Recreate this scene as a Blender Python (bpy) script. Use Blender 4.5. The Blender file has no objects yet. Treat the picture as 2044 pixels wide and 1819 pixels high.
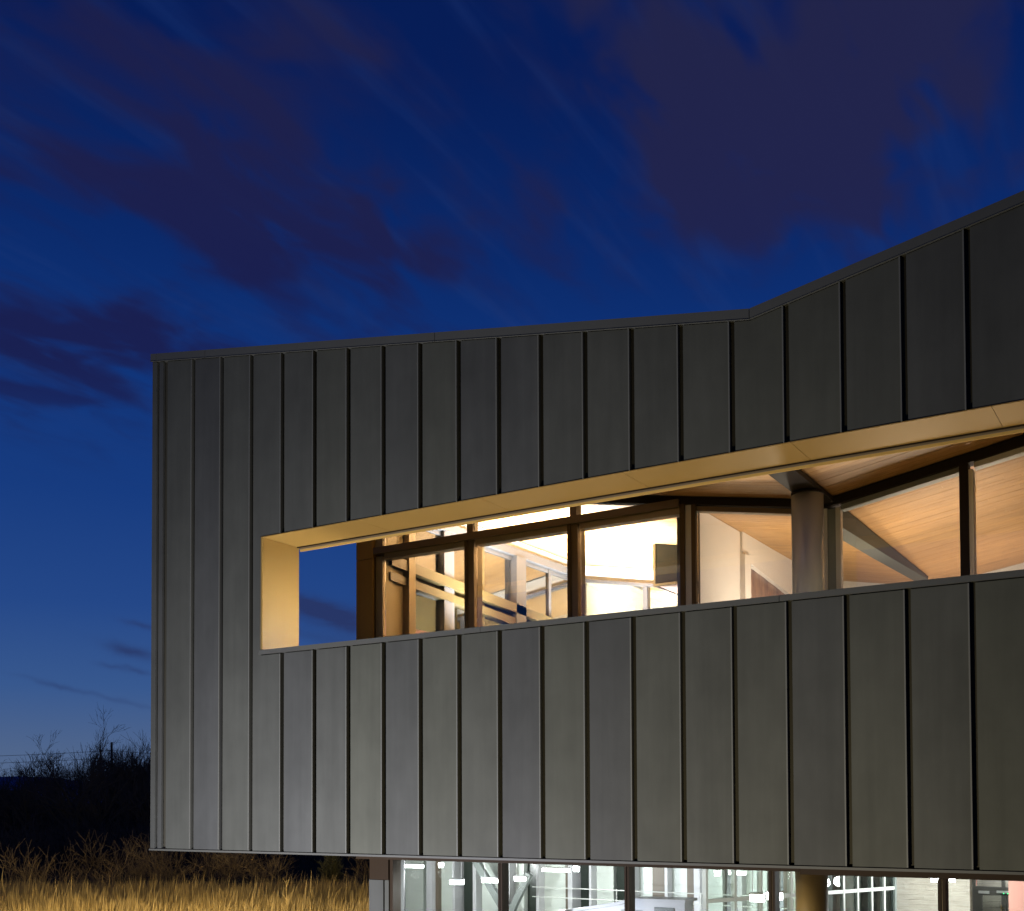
import bpy, math, random
import numpy as np
from mathutils import Vector, Matrix

random.seed(7)
RNG = np.random.default_rng(11)
SC = bpy.context.scene
COL = SC.collection
EZ = 3.80                     # eye height above the ground at the building (camera stands on a bank)
TH = 0.55870                  # angle between the facade and the picture plane
CAM_S, CAM_T = 12.6676, -11.3666   # camera place in building axes: X along facade, Y into building

# ------------------------------------------------------------------ camera
cam = bpy.data.cameras.new('camera')
cam.sensor_width = 36.0
cam.lens = 2213.0 / 2044.0 * 36.0
cam.shift_y = (1544.73 - 909.5) / 2044.0
cam.clip_start = 0.1
cam.clip_end = 12000
cam_o = bpy.data.objects.new('camera', cam)
COL.objects.link(cam_o)
cam_o.location = (CAM_S, CAM_T, EZ)
cam_o.matrix_world = (Matrix.Translation((CAM_S, CAM_T, EZ)) @ Matrix.Rotation(TH, 4, 'Z')
                      @ Matrix.Rotation(math.pi / 2 + 0.027299, 4, 'X') @ Matrix.Rotation(-0.003847, 4, 'Z'))
SC.camera = cam_o

# ------------------------------------------------------------------ render look
SC.view_settings.view_transform = 'Standard'
SC.view_settings.look = 'None'
SC.view_settings.exposure = 0.0
SC.view_settings.gamma = 1.0
SC.view_settings.use_curve_mapping = False
SC.render.engine = 'CYCLES'
SC.cycles.max_bounces = 8
SC.cycles.diffuse_bounces = 3
SC.cycles.glossy_bounces = 4
SC.cycles.transparent_max_bounces = 16
SC.cycles.sample_clamp_indirect = 6.0
SC.cycles.use_denoising = True
SC.cycles.caustics_reflective = False
SC.cycles.caustics_refractive = False

# ------------------------------------------------------------------ dusk sky
W = bpy.data.worlds.new('World')
SC.world = W
W.use_nodes = True
nt = W.node_tree
nt.nodes.clear()

def N(tree, typ, **kw):
    n = tree.nodes.new(typ)
    for k, v in kw.items():
        setattr(n, k, v)
    return n

def mth(tree, op, a, b=None, clamp=False):
    n = N(tree, 'ShaderNodeMath', operation=op, use_clamp=clamp)
    for i, v in enumerate((a, b)):
        if v is None: continue
        if isinstance(v, (int, float)): n.inputs[i].default_value = v
        else: tree.links.new(v, n.inputs[i])
    return n.outputs[0]

def vdot(tree, v, c):
    n = N(tree, 'ShaderNodeVectorMath', operation='DOT_PRODUCT')
    tree.links.new(v, n.inputs[0]); n.inputs[1].default_value = c
    return n.outputs['Value']

def ramp(tree, fac, stops, interp='LINEAR'):
    n = N(tree, 'ShaderNodeValToRGB')
    r = n.color_ramp; r.interpolation = interp
    while len(r.elements) < len(stops): r.elements.new(0.5)
    for e, (p, c) in zip(r.elements, stops):
        e.position = p; e.color = (c[0], c[1], c[2], 1)
    tree.links.new(fac, n.inputs[0])
    return n.outputs[0]

def mixc(tree, fac, a, b, blend='MIX'):
    n = N(tree, 'ShaderNodeMix', data_type='RGBA', blend_type=blend)
    for i, v in ((0, fac), (6, a), (7, b)):
        if isinstance(v, (int, float)): n.inputs[i].default_value = v
        elif isinstance(v, tuple): n.inputs[i].default_value = (v[0], v[1], v[2], 1)
        else: tree.links.new(v, n.inputs[i])
    return n.outputs[2]

def noise(tree, vec, scale, detail=3, rough=0.5, dist=0.0):
    n = N(tree, 'ShaderNodeTexNoise')
    n.inputs['Scale'].default_value = scale; n.inputs['Detail'].default_value = detail
    n.inputs['Roughness'].default_value = rough; n.inputs['Distortion'].default_value = dist
    tree.links.new(vec, n.inputs['Vector'])
    return n.outputs['Fac']

def comb(tree, x, y, z=0.0):
    n = N(tree, 'ShaderNodeCombineXYZ')
    for i, v in enumerate((x, y, z)):
        if isinstance(v, (int, float)): n.inputs[i].default_value = v
        else: tree.links.new(v, n.inputs[i])
    return n.outputs[0]

def build_sky():
    tc = N(nt, 'ShaderNodeTexCoord')
    d = tc.outputs['Generated']
    z = vdot(nt, d, (0, 0, 1))
    zc = mth(nt, 'MAXIMUM', z, 0.0)
    base = ramp(nt, zc, [(0.0, (.105, .150, .245)), (.045, (.078, .130, .255)), (.10, (.039, .098, .270)),
                         (.17, (.018, .064, .245)), (.26, (.0085, .044, .212)), (.36, (.0050, .034, .188)),
                         (.45, (.0032, .022, .140)), (.56, (.0020, .0125, .095)), (1.0, (.003, .010, .060))])
    inv = mth(nt, 'DIVIDE', 1.0, mth(nt, 'ADD', zc, 0.1))
    a = mth(nt, 'MULTIPLY', vdot(nt, d, (0, 1, 0)), inv)
    b = mth(nt, 'MULTIPLY', vdot(nt, d, (1, 0, 0)), inv)
    # wind-drawn streak noise, long along the drift of the clouds
    st1 = noise(nt, comb(nt, mth(nt, 'MULTIPLY', a, 1.5), mth(nt, 'MULTIPLY', b, 9.0), 3.1), 1.0, 4, .55, .25)
    st2 = noise(nt, comb(nt, mth(nt, 'MULTIPLY', a, 2.6), mth(nt, 'MULTIPLY', b, 17.0), 8.4), 1.0, 3, .55, .2)
    big = noise(nt, comb(nt, mth(nt, 'MULTIPLY', a, 1.9), mth(nt, 'MULTIPLY', b, 3.2), 1.7), 1.0, 3, .5, .3)
    wa = mth(nt, 'ADD', a, mth(nt, 'MULTIPLY', mth(nt, 'SUBTRACT', st1, .5), .30))
    wb = mth(nt, 'ADD', b, mth(nt, 'MULTIPLY', mth(nt, 'SUBTRACT', big, .5), .16))
    p = comb(nt, wa, wb)
    blobs = [(0.732, -1.041, 0.207, 0.184, 0.5), (0.885, -0.866, 0.126, 0.095, 0.62), (0.988, -1.129, 0.204, 0.124, 0.5),
             (1.206, -1.158, 0.204, 0.088, 0.5), (1.192, -1.002, 0.208, 0.103, 0.85), (1.373, -1.003, 0.148, 0.075, 0.4),
             (1.136, -1.15, 0.127, 0.071, 0.4), (1.203, -1.635, 0.288, 0.2, 0.65), (1.267, -1.869, 0.205, 0.155, 0.6),
             (1.379, -1.482, 0.278, 0.11, 0.55), (1.422, -1.295, 0.164, 0.083, 0.35), (1.224, -0.54, 0.273, 0.128, 0.95),
             (1.378, -0.502, 0.216, 0.088, 0.6), (1.261, -0.305, 0.246, 0.105, 0.95), (1.378, -0.247, 0.139, 0.064, 0.7),
             (1.514, -0.395, 0.293, 0.056, 0.9), (1.386, -0.812, 0.12, 0.053, 0.45), (1.555, -0.714, 0.14, 0.044, 0.3),
             (1.276, -0.151, 0.155, 0.095, 0.6), (0.914, -0.495, 0.27, 0.058, 0.4),
             # the same cloud field goes on beyond the frame
             (0.2, -0.3, .5, .2, .6), (-.4, .5, .5, .25, .6), (.5, .7, .4, .22, .7), (-.7, -.6, .5, .3, .6),
             (1.1, .6, .4, .2, .7), (.3, -1.5, .5, .3, .5), (-1.4, .1, .5, .3, .6)]
    tot = None
    for (ca, cb, ra, rb, wt) in blobs:
        s = N(nt, 'ShaderNodeVectorMath', operation='SUBTRACT')
        nt.links.new(p, s.inputs[0]); s.inputs[1].default_value = (ca, cb, 0)
        m = N(nt, 'ShaderNodeVectorMath', operation='MULTIPLY')
        nt.links.new(s.outputs[0], m.inputs[0]); m.inputs[1].default_value = (1 / ra, 1 / rb, 0)
        q = N(nt, 'ShaderNodeVectorMath', operation='DOT_PRODUCT')
        nt.links.new(m.outputs[0], q.inputs[0]); nt.links.new(m.outputs[0], q.inputs[1])
        g = mth(nt, 'MULTIPLY', mth(nt, 'EXPONENT', mth(nt, 'MULTIPLY', q.outputs['Value'], -.8)), wt)
        tot = g if tot is None else mth(nt, 'ADD', tot, g)
    # broken, mottled patches
    mot = noise(nt, comb(nt, mth(nt, 'MULTIPLY', a, 5.0), mth(nt, 'MULTIPLY', b, 9.5), 5.3), 1.0, 3, .48, .5)
    mot2 = noise(nt, comb(nt, mth(nt, 'MULTIPLY', a, 11.0), mth(nt, 'MULTIPLY', b, 24.0), 2.2), 1.0, 3, .5, .4)
    tot = mth(nt, 'MULTIPLY', tot, mth(nt, 'ADD', mth(nt, 'MULTIPLY', mot, 2.3), -.30))
    tot = mth(nt, 'ADD', tot, mth(nt, 'ADD', mth(nt, 'MULTIPLY', mth(nt, 'SUBTRACT', mot, .5), 1.3), mth(nt, 'MULTIPLY', mth(nt, 'SUBTRACT', mot2, .5), .42)))
    streak = mth(nt, 'ADD', mth(nt, 'MULTIPLY', mth(nt, 'SUBTRACT', st1, .5), .42),
                 mth(nt, 'MULTIPLY', mth(nt, 'SUBTRACT', st2, .5), .22))
    dens = mth(nt, 'ADD', tot, streak)
    mr = N(nt, 'ShaderNodeMapRange', interpolation_type='SMOOTHSTEP')
    nt.links.new(dens, mr.inputs[0])
    mr.inputs[1].default_value = .0; mr.inputs[2].default_value = 1.1
    # no drawn clouds in the clear band near the horizon
    hz = N(nt, 'ShaderNodeMapRange', interpolation_type='SMOOTHSTEP')
    nt.links.new(zc, hz.inputs[0]); hz.inputs[1].default_value = .24; hz.inputs[2].default_value = .36
    cl = mth(nt, 'MULTIPLY', mr.outputs[0], mth(nt, 'MULTIPLY', hz.outputs[0], .92))
    cloudc = ramp(nt, zc, [(.25, (.0105, .0175, .092)), (.38, (.0130, .0165, .080)), (.48, (.0165, .0178, .069)), (.58, (.0170, .0185, .066))])
    # navy towards the left, a little warmer plum towards the right
    hue = N(nt, 'ShaderNodeMapRange', interpolation_type='SMOOTHSTEP')
    nt.links.new(mth(nt, 'ADD', b, mth(nt, 'MULTIPLY', big, .5)), hue.inputs[0]); hue.inputs[1].default_value = -1.1; hue.inputs[2].default_value = -.1
    cloudc = mixc(nt, hue.outputs[0], mixc(nt, .62, cloudc, (.0085, .0105, .068)), cloudc)
    # pale blue wisps
    wisp = N(nt, 'ShaderNodeMapRange', interpolation_type='SMOOTHSTEP')
    nt.links.new(st2, wisp.inputs[0]); wisp.inputs[1].default_value = .47; wisp.inputs[2].default_value = .74
    wf = mth(nt, 'MULTIPLY', wisp.outputs[0], mth(nt, 'MULTIPLY', hz.outputs[0], .28))
    base = mixc(nt, wf, base, (.014, .042, .185))
    col = mixc(nt, cl, base, cloudc)
    # small dark clouds low in the west
    az = N(nt, 'ShaderNodeMath', operation='ARCTAN2')
    nt.links.new(vdot(nt, d, (1, 0, 0)), az.inputs[0]); nt.links.new(vdot(nt, d, (0, 1, 0)), az.inputs[1])
    ln = noise(nt, comb(nt, mth(nt, 'MULTIPLY', az.outputs[0], 26.0), mth(nt, 'MULTIPLY', z, 150.0)), 1.0, 3, .55)
    ln2 = noise(nt, comb(nt, mth(nt, 'MULTIPLY', az.outputs[0], 60.0), mth(nt, 'MULTIPLY', z, 50.0), 4.0), 1.0, 2, .5)
    lz = mth(nt, 'ADD', z, mth(nt, 'MULTIPLY', mth(nt, 'SUBTRACT', ln2, .5), .007))
    lowc = [(-.8902, .1309, .0187, .0050, .9), (-.8809, .1522, .0146, .0028, .6), (-.8868, .1155, .0125, .0024, .5),
            (-.905, .1169, .0117, .0021, .4), (-.9503, .1002, .025, .0022, .4), (-.8988, .0885, .0292, .0022, .3),
            (-.7077, .1624, .0400, .0110, 1.0), (-.7298, .1705, .030, .0070, .8), (-.7474, .1807, .020, .0050, .5),
            (-.71, .142, .05, .006, .35), (-.60, .15, .05, .012, .7), (-.45, .11, .05, .006, .6)]
    lt = None
    for (ca, cz, ra, rz, wt) in lowc:
        da = mth(nt, 'DIVIDE', mth(nt, 'SUBTRACT', az.outputs[0], ca), ra)
        # each little cloud droops towards the right like the drift above it
        dz = mth(nt, 'DIVIDE', mth(nt, 'ADD', mth(nt, 'SUBTRACT', lz, cz), mth(nt, 'MULTIPLY', mth(nt, 'SUBTRACT', az.outputs[0], ca), .22)), rz)
        qq = mth(nt, 'ADD', mth(nt, 'MULTIPLY', da, da), mth(nt, 'MULTIPLY', dz, dz))
        g = mth(nt, 'MULTIPLY', mth(nt, 'EXPONENT', mth(nt, 'MULTIPLY', qq, -1.0)), wt)
        lt = g if lt is None else mth(nt, 'ADD', lt, g)
    lf = mth(nt, 'MULTIPLY', lt, mth(nt, 'ADD', mth(nt, 'MULTIPLY', ln, 1.2), .35), True)
    lf = mth(nt, 'MULTIPLY', lf, .9)
    col = mixc(nt, lf, col, (.021, .034, .118))
    bg = N(nt, 'ShaderNodeBackground'); bg.inputs[1].default_value = 1.0
    nt.links.new(col, bg.inputs[0])
    out = N(nt, 'ShaderNodeOutputWorld')
    nt.links.new(bg.outputs[0], out.inputs[0])
build_sky()

# ------------------------------------------------------------------ materials
def material(name, col, rough=.5, metal=0.0, spec=.5, var=0.0, nscale=3.0, namt=0.0, bump=0.0, bscale=20.0,
             stretch=(1, 1, 1), emit=None, estr=0.0, col2=None):
    m = bpy.data.materials.new(name); m.use_nodes = True
    t = m.node_tree; b = t.nodes['Principled BSDF']
    b.inputs['Base Color'].default_value = (*col, 1); b.inputs['Roughness'].default_value = rough
    b.inputs['Metallic'].default_value = metal; b.inputs['Specular IOR Level'].default_value = spec
    tc = N(t, 'ShaderNodeTexCoord')
    mp = N(t, 'ShaderNodeMapping'); t.links.new(tc.outputs['Object'], mp.inputs[0]); mp.inputs['Scale'].default_value = stretch
    c = None
    if namt or col2:
        f = noise(t, mp.outputs[0], nscale, 4, .6)
        if col2:
            mr = N(t, 'ShaderNodeMapRange'); t.links.new(f, mr.inputs[0]); mr.inputs[1].default_value = .35; mr.inputs[2].default_value = .65
            c = mixc(t, mr.outputs[0], col, col2)
        else:
            lo = tuple(x * (1 - namt) for x in col); hi = tuple(x * (1 + namt) for x in col)
            c = mixc(t, f, lo, hi)
    if var:
        oi = N(t, 'ShaderNodeObjectInfo')
        hs = N(t, 'ShaderNodeHueSaturation')
        v = mth(t, 'ADD', mth(t, 'MULTIPLY', oi.outputs['Random'], 2 * var), 1 - var)
        t.links.new(v, hs.inputs['Value'])
        if c is None: hs.inputs['Color'].default_value = (*col, 1)
        else: t.links.new(c, hs.inputs['Color'])
        c = hs.outputs[0]
    if c is not None: t.links.new(c, b.inputs['Base Color'])
    if bump:
        bp = N(t, 'ShaderNodeBump'); bp.inputs['Strength'].default_value = bump; bp.inputs['Distance'].default_value = .02
        t.links.new(noise(t, mp.outputs[0], bscale, 3, .5), bp.inputs['Height']); t.links.new(bp.outputs[0], b.inputs['Normal'])
    if emit:
        b.inputs['Emission Color'].default_value = (*emit, 1); b.inputs['Emission Strength'].default_value = estr
    return m

def wood_material(name, col, dark, random_amt):
    m = bpy.data.materials.new(name); m.use_nodes = True
    t = m.node_tree; b = t.nodes['Principled BSDF']
    tc = N(t, 'ShaderNodeTexCoord'); oi = N(t, 'ShaderNodeObjectInfo')
    off = N(t, 'ShaderNodeVectorMath', operation='ADD')
    geo = N(t, 'ShaderNodeNewGeometry')
    t.links.new(geo.outputs['Position'], off.inputs[0])
    t.links.new(comb(t, mth(t, 'MULTIPLY', oi.outputs['Random'], 40.0), mth(t, 'MULTIPLY', oi.outputs['Random'], 17.0)), off.inputs[1])
    mp = N(t, 'ShaderNodeMapping'); t.links.new(off.outputs[0], mp.inputs[0]); mp.inputs['Scale'].default_value = (.9, 22, 22)
    g = noise(t, mp.outputs[0], 1.0, 5, .6, .6)
    mp2 = N(t, 'ShaderNodeMapping'); t.links.new(off.outputs[0], mp2.inputs[0]); mp2.inputs['Scale'].default_value = (1.2, 5, 5)
    g2 = noise(t, mp2.outputs[0], 1.0, 3, .5, .3)
    mr = N(t, 'ShaderNodeMapRange'); t.links.new(g, mr.inputs[0]); mr.inputs[1].default_value = .38; mr.inputs[2].default_value = .72
    c = mixc(t, mr.outputs[0], col, dark)
    mrb = N(t, 'ShaderNodeMapRange'); t.links.new(g2, mrb.inputs[0]); mrb.inputs[1].default_value = .60; mrb.inputs[2].default_value = .78
    c = mixc(t, mth(t, 'MULTIPLY', mrb.outputs[0], .6), c, tuple(x * .55 for x in dark))
    hs = N(t, 'ShaderNodeHueSaturation'); t.links.new(c, hs.inputs['Color'])
    t.links.new(mth(t, 'ADD', mth(t, 'MULTIPLY', oi.outputs['Random'], 2 * random_amt), 1 - random_amt), hs.inputs['Value'])
    t.links.new(hs.outputs[0], b.inputs['Base Color'])
    b.inputs['Roughness'].default_value = .42
    return m

def glass_material(name, tint, boost=1.0):
    m = bpy.data.materials.new(name); m.use_nodes = True
    t = m.node_tree; t.nodes.clear()
    tr = N(t, 'ShaderNodeBsdfTransparent'); tr.inputs[0].default_value = (*tint, 1)
    gl = N(t, 'ShaderNodeBsdfGlossy'); gl.inputs['Roughness'].default_value = 0.005; gl.inputs[0].default_value = (1, 1, 1, 1)
    fr = N(t, 'ShaderNodeFresnel'); fr.inputs[0].default_value = 1.5
    f = mth(t, 'MULTIPLY', fr.outputs[0], boost, True)
    mx = N(t, 'ShaderNodeMixShader'); t.links.new(f, mx.inputs[0]); t.links.new(tr.outputs[0], mx.inputs[1]); t.links.new(gl.outputs[0], mx.inputs[2])
    o = N(t, 'ShaderNodeOutputMaterial'); t.links.new(mx.outputs[0], o.inputs[0])
    return m

M = {}
M['facade'] = material('zinc_facade', (.0520, .0522, .0415), rough=.45, spec=.06, var=.08, nscale=1.1, namt=.30, bump=.16, bscale=1.6, stretch=(1.3, 1.3, .45))
def add_streaks(m, amt):
    # faint vertical run-off marks and mottling of weathered zinc
    t = m.node_tree; b = t.nodes['Principled BSDF']; src = b.inputs['Base Color'].links[0].from_socket
    tc = N(t, 'ShaderNodeTexCoord'); oi = N(t, 'ShaderNodeObjectInfo')
    v = N(t, 'ShaderNodeVectorMath', operation='MULTIPLY'); t.links.new(tc.outputs['Object'], v.inputs[0]); v.inputs[1].default_value = (9.0, 1.0, .35)
    f = noise(t, v.outputs[0], 1.0, 4, .6)
    f2 = noise(t, tc.outputs['Object'], 2.3, 3, .55)
    k = mth(t, 'ADD', mth(t, 'MULTIPLY', mth(t, 'SUBTRACT', f, .5), amt), mth(t, 'MULTIPLY', mth(t, 'SUBTRACT', f2, .5), amt))
    hs = N(t, 'ShaderNodeHueSaturation'); t.links.new(src, hs.inputs['Color']); t.links.new(mth(t, 'ADD', k, 1.0), hs.inputs['Value'])
    t.links.new(mth(t, 'ADD', mth(t, 'MULTIPLY', oi.outputs['Random'], .7), .65), hs.inputs['Saturation'])
    t.links.new(hs.outputs[0], b.inputs['Base Color'])
add_streaks(M['facade'], .30)
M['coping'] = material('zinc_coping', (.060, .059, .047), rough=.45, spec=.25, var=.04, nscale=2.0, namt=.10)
M['edge_highlight'] = material('folded_edge_highlight', (.095, .093, .074), rough=.45, spec=.25)  # lighter copy of the facade zinc, paints a highlight along the folded edges
M['membrane'] = material('dark_membrane', (.022, .019, .008), rough=.8)
M['warm_lining'] = material('warm_lit_metal', (.245, .145, .030), rough=.5, metal=.15, var=.03, nscale=1.2, namt=.10, bump=.03, bscale=2.0)  # warm light on the slot lining is put into this yellow base colour
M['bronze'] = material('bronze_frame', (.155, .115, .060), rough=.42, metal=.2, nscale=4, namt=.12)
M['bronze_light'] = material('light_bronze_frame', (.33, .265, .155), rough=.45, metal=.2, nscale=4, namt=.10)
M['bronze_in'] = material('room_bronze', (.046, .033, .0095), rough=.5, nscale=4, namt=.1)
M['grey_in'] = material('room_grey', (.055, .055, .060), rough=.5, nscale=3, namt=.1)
M['dark_in'] = material('bulkhead_panel', (.011, .009, .005), rough=.7, spec=.04, nscale=2, namt=.3)
M['mull_dark'] = material('mullion_bronze', (.085, .058, .024), rough=.5, spec=.2, nscale=4, namt=.12)
M['pier'] = material('pier_bronze', (.40, .25, .065), rough=.6, spec=.1, nscale=3, namt=.12)
M['bronze_dark'] = material('dark_bronze_frame', (.017, .010, .004), rough=.6, spec=.08, nscale=4, namt=.12)
M['steel_dark'] = material('dark_steel', (.020, .016, .012), rough=.55, spec=.15, nscale=5, namt=.15)
M['steel'] = material('grey_steel_paint', (.20, .225, .215), rough=.38, spec=.5, nscale=3, namt=.08)
M['beam_grey'] = material('beam_grey_paint', (.075, .078, .066), rough=.6, spec=.2)
M['steel_light'] = material('pale_grey_paint', (.52, .53, .50), rough=.4, nscale=3, namt=.06)
M['wood'] = wood_material('ceiling_wood', (.47, .270, .108), (.37, .200, .075), .10)
M['plaster'] = material('white_plaster', (.74, .70, .64), rough=.8, nscale=6, namt=.04)
M['beam_white'] = material('white_board', (.75, .74, .70), rough=.6)
M['glass'] = glass_material('clear_glass', (.92, .94, .92), 1.15)
M['glass_room'] = glass_material('insulated_glass', (.82, .85, .80), 5.5)
M['glass_grey'] = glass_material('grey_glass', (.42, .46, .44), .04)
M['glass_part'] = glass_material('partition_glass', (.84, .89, .85), .25)
M['floor'] = material('grey_floor', (.30, .29, .27), rough=.5, nscale=2, namt=.1)
M['slab'] = material('slab_concrete', (.22, .21, .20), rough=.8, nscale=3, namt=.12)
M['green'] = material('pale_green_board', (.60, .645, .60), rough=.35, nscale=1.3, namt=.12, stretch=(1, 1, 4))
M['grey_fin'] = material('grey_fin', (.50, .50, .52), rough=.5, nscale=2, namt=.05)
M['side_grey'] = material('side_wall_grey', (.13, .13, .135), rough=.8, spec=.1)
M['brown'] = material('brown_panel', (.125, .098, .070), rough=.5, nscale=2, namt=.15)
M['void'] = material('dark_green_void', (.022, .032, .024), rough=.25, nscale=2, namt=.3)
M['stone'] = material('travertine_stone', (.50, .465, .40), rough=.7, var=.07, col2=(.40, .365, .305), nscale=5.0, stretch=(1, 1, 6), bump=.2, bscale=14)
M['pink'] = material('salmon_plaster', (.62, .31, .25), rough=.75, nscale=3, namt=.06)
M['marble'] = material('brown_marble', (.34, .22, .15), rough=.3, col2=(.17, .10, .07), nscale=6, stretch=(1, 1, .35))
M['orange'] = material('red_wood_soffit', (.36, .15, .075), rough=.5, nscale=4, namt=.2)
M['white'] = material('white_lacquer', (.36, .36, .40), rough=.25, nscale=2, namt=.06)
M['brass'] = material('brass_pull', (.55, .42, .20), rough=.3, metal=.9)
M['led_white'] = material('lamp_diffuser', (.9, .9, .9), emit=(.95, .97, 1.0), estr=16)
M['led_warm'] = material('warm_lamp_diffuser', (.9, .8, .6), emit=(1.0, .72, .36), estr=4)
M['led_green'] = material('green_diode', (.1, .8, .3), emit=(.05, .9, .30), estr=3)
M['lamp_body'] = material('lamp_housing', (.5, .5, .5), rough=.4)
M['bark'] = material('dark_bark', (.045, .036, .028), rough=.9, nscale=8, namt=.3)
M['twig'] = material('brush_twig', (.21, .140, .052), rough=.85, var=.2, nscale=5, namt=.25)
M['cedar'] = material('cedar_foliage', (.075, .070, .022), rough=.85, nscale=6, namt=.3)
M['straw'] = material('dry_grass', (.44, .305, .095), rough=.75, nscale=2.6, namt=.55)
M['pole'] = material('pole_timber', (.05, .042, .035), rough=.9, nscale=6, namt=.2)
M['wire'] = material('wire', (.03, .03, .035), rough=.6)
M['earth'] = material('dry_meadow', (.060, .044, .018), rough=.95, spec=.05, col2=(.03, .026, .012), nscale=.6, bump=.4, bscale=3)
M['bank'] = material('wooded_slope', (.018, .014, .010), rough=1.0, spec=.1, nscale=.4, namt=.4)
M['hill'] = material('haze_blue_hill', (.15, .19, .36), rough=1.0, spec=0, nscale=.01, namt=.15)  # distance haze is painted into the blue base colour

# ------------------------------------------------------------------ mesh helpers (z is given relative to eye height)
class MB:
    def __init__(self): self.v = []; self.f = []
    def box(self, s0, s1, t0, t1, z0, z1):
        return self.prism([(s0, z0), (s1, z0), (s1, z1), (s0, z1)], t0, t1)
    def prism(self, poly, t0, t1):            # polygon in (s,z), extruded along t
        n = len(poly); b = len(self.v)
        self.v += [(s, t0, z + EZ) for s, z in poly] + [(s, t1, z + EZ) for s, z in poly]
        self.f.append(tuple(b + i for i in range(n)))
        self.f.append(tuple(b + n + i for i in reversed(range(n))))
        for i in range(n):
            j = (i + 1) % n
            self.f.append((b + j, b + i, b + n + i, b + n + j))
        return self
    def prism_s(self, poly, s0, s1):          # polygon in (t,z), extruded along s
        n = len(poly); b = len(self.v)
        self.v += [(s0, t, z + EZ) for t, z in poly] + [(s1, t, z + EZ) for t, z in poly]
        self.f.append(tuple(b + i for i in reversed(range(n))))
        self.f.append(tuple(b + n + i for i in range(n)))
        for i in range(n):
            j = (i + 1) % n
            self.f.append((b + i, b + j, b + n + j, b + n + i))
        return self
    def slabz(self, poly, z0, z1):            # polygon in (s,t), extruded up
        n = len(poly); b = len(self.v)
        self.v += [(s, t, z0 + EZ) for s, t in poly] + [(s, t, z1 + EZ) for s, t in poly]
        self.f.append(tuple(b + i for i in reversed(range(n))))
        self.f.append(tuple(b + n + i for i in range(n)))
        for i in range(n):
            j = (i + 1) % n
            self.f.append((b + i, b + j, b + n + j, b + n + i))
        return self
    def tube(self, pts, rad, n=8, cap=True):  # world-space points
        b = len(self.v); k = len(pts)
        P = [Vector(p) for p in pts]
        prev = None
        for i in range(k):
            d = (P[min(i + 1, k - 1)] - P[max(i - 1, 0)])
            if d.length < 1e-9: d = Vector((0, 0, 1))
            d.normalize()
            up = Vector((0, 0, 1)) if abs(d.z) < .9 else Vector((1, 0, 0))
            x = d.cross(up).normalized(); y = x.cross(d)
            r = rad[i] if hasattr(rad, '__len__') else rad
            for j in range(n):
                a = 2 * math.pi * j / n
                q = P[i] + x * (r * math.cos(a)) + y * (r * math.sin(a))
                self.v.append((q.x, q.y, q.z))
        for i in range(k - 1):
            for j in range(n):
                self.f.append((b + i * n + j, b + i * n + (j + 1) % n, b + (i + 1) * n + (j + 1) % n, b + (i + 1) * n + j))
        if cap:
            self.f.append(tuple(b + j for j in reversed(range(n))))
            self.f.append(tuple(b + (k - 1) * n + j for j in range(n)))
        return self
    def mesh(self, name, smooth=False):
        me = bpy.data.meshes.new(name); me.from_pydata(self.v, [], self.f); me.update()
        if smooth: me.polygons.foreach_set('use_smooth', [True] * len(me.polygons))
        return me
    def build(self, name, m, parent=None, smooth=False):
        me = self.mesh(name, smooth); me.materials.append(m)
        return link(name, me, parent)

def link(name, me, parent=None):
    o = bpy.data.objects.new(name, me); COL.objects.link(o)
    if parent is not None: o.parent = parent
    return o

def tag(o, label, cat, group=None, kind=None):
    if label: o['label'] = label
    if cat: o['category'] = cat
    if group: o['group'] = group
    if kind: o['kind'] = kind
    return o

def empty(name, parent=None, loc=(0, 0, 0)):
    o = bpy.data.objects.new(name, None); COL.objects.link(o)
    o.empty_display_size = .2
    o.location = loc
    if parent is not None: o.parent = parent
    return o

def from_view(X, Y):          # metres right of / ahead of the camera stand -> ground plan
    return (CAM_S + X * math.cos(TH) - Y * math.sin(TH), CAM_T + X * math.sin(TH) + Y * math.cos(TH))

# ------------------------------------------------------------------ ground
def ground_h(x, y):
    d = math.hypot(x - CAM_S, y - CAM_T)
    k = min(1, max(0, (d - 2.0) / 6.5)); k = k * k * (3 - 2 * k)
    return (EZ - 1.65) * (1 - k)

def make_ground():
    r = [0, 1, 2, 3, 4, 5, 6, 7, 8, 9, 10, 12, 15, 20, 30, 45, 70, 110, 200, 500, 1500, 6000]
    n = 48
    v = [(CAM_S, CAM_T, ground_h(CAM_S, CAM_T))]; f = []
    for R in r[1:]:
        for j in range(n):
            a = 2 * math.pi * j / n
            x, y = CAM_S + R * math.cos(a), CAM_T + R * math.sin(a)
            v.append((x, y, ground_h(x, y)))
    for j in range(n): f.append((0, 1 + j, 1 + (j + 1) % n))
    for i in range(len(r) - 2):
        for j in range(n):
            a = 1 + i * n
            f.append((a + j, a + n + j, a + n + (j + 1) % n, a + (j + 1) % n))
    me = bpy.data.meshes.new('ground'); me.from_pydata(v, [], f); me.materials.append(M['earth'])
    me.polygons.foreach_set('use_smooth', [True] * len(me.polygons))
    o = link('ground', me); o['kind'] = 'structure'
make_ground()

# ------------------------------------------------------------------ building
B = empty('museum_building')
tag(B, 'grey metal clad modern building with a long cut out window strip and lit rooms', 'building')

S_L, S_R = -.914, 14.0
SV = 8.605                                     # valley of the folded roof
def roof(s): return 5.311 + (.1689 * (SV - s) if s < SV else .1747 * (s - SV))
def ceil(s): return 3.865 + .174 * abs(SV - s)
Z_B, Z_SILL, Z_TOP = -.645, 2.187, 3.785
S_J = 1.42

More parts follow.
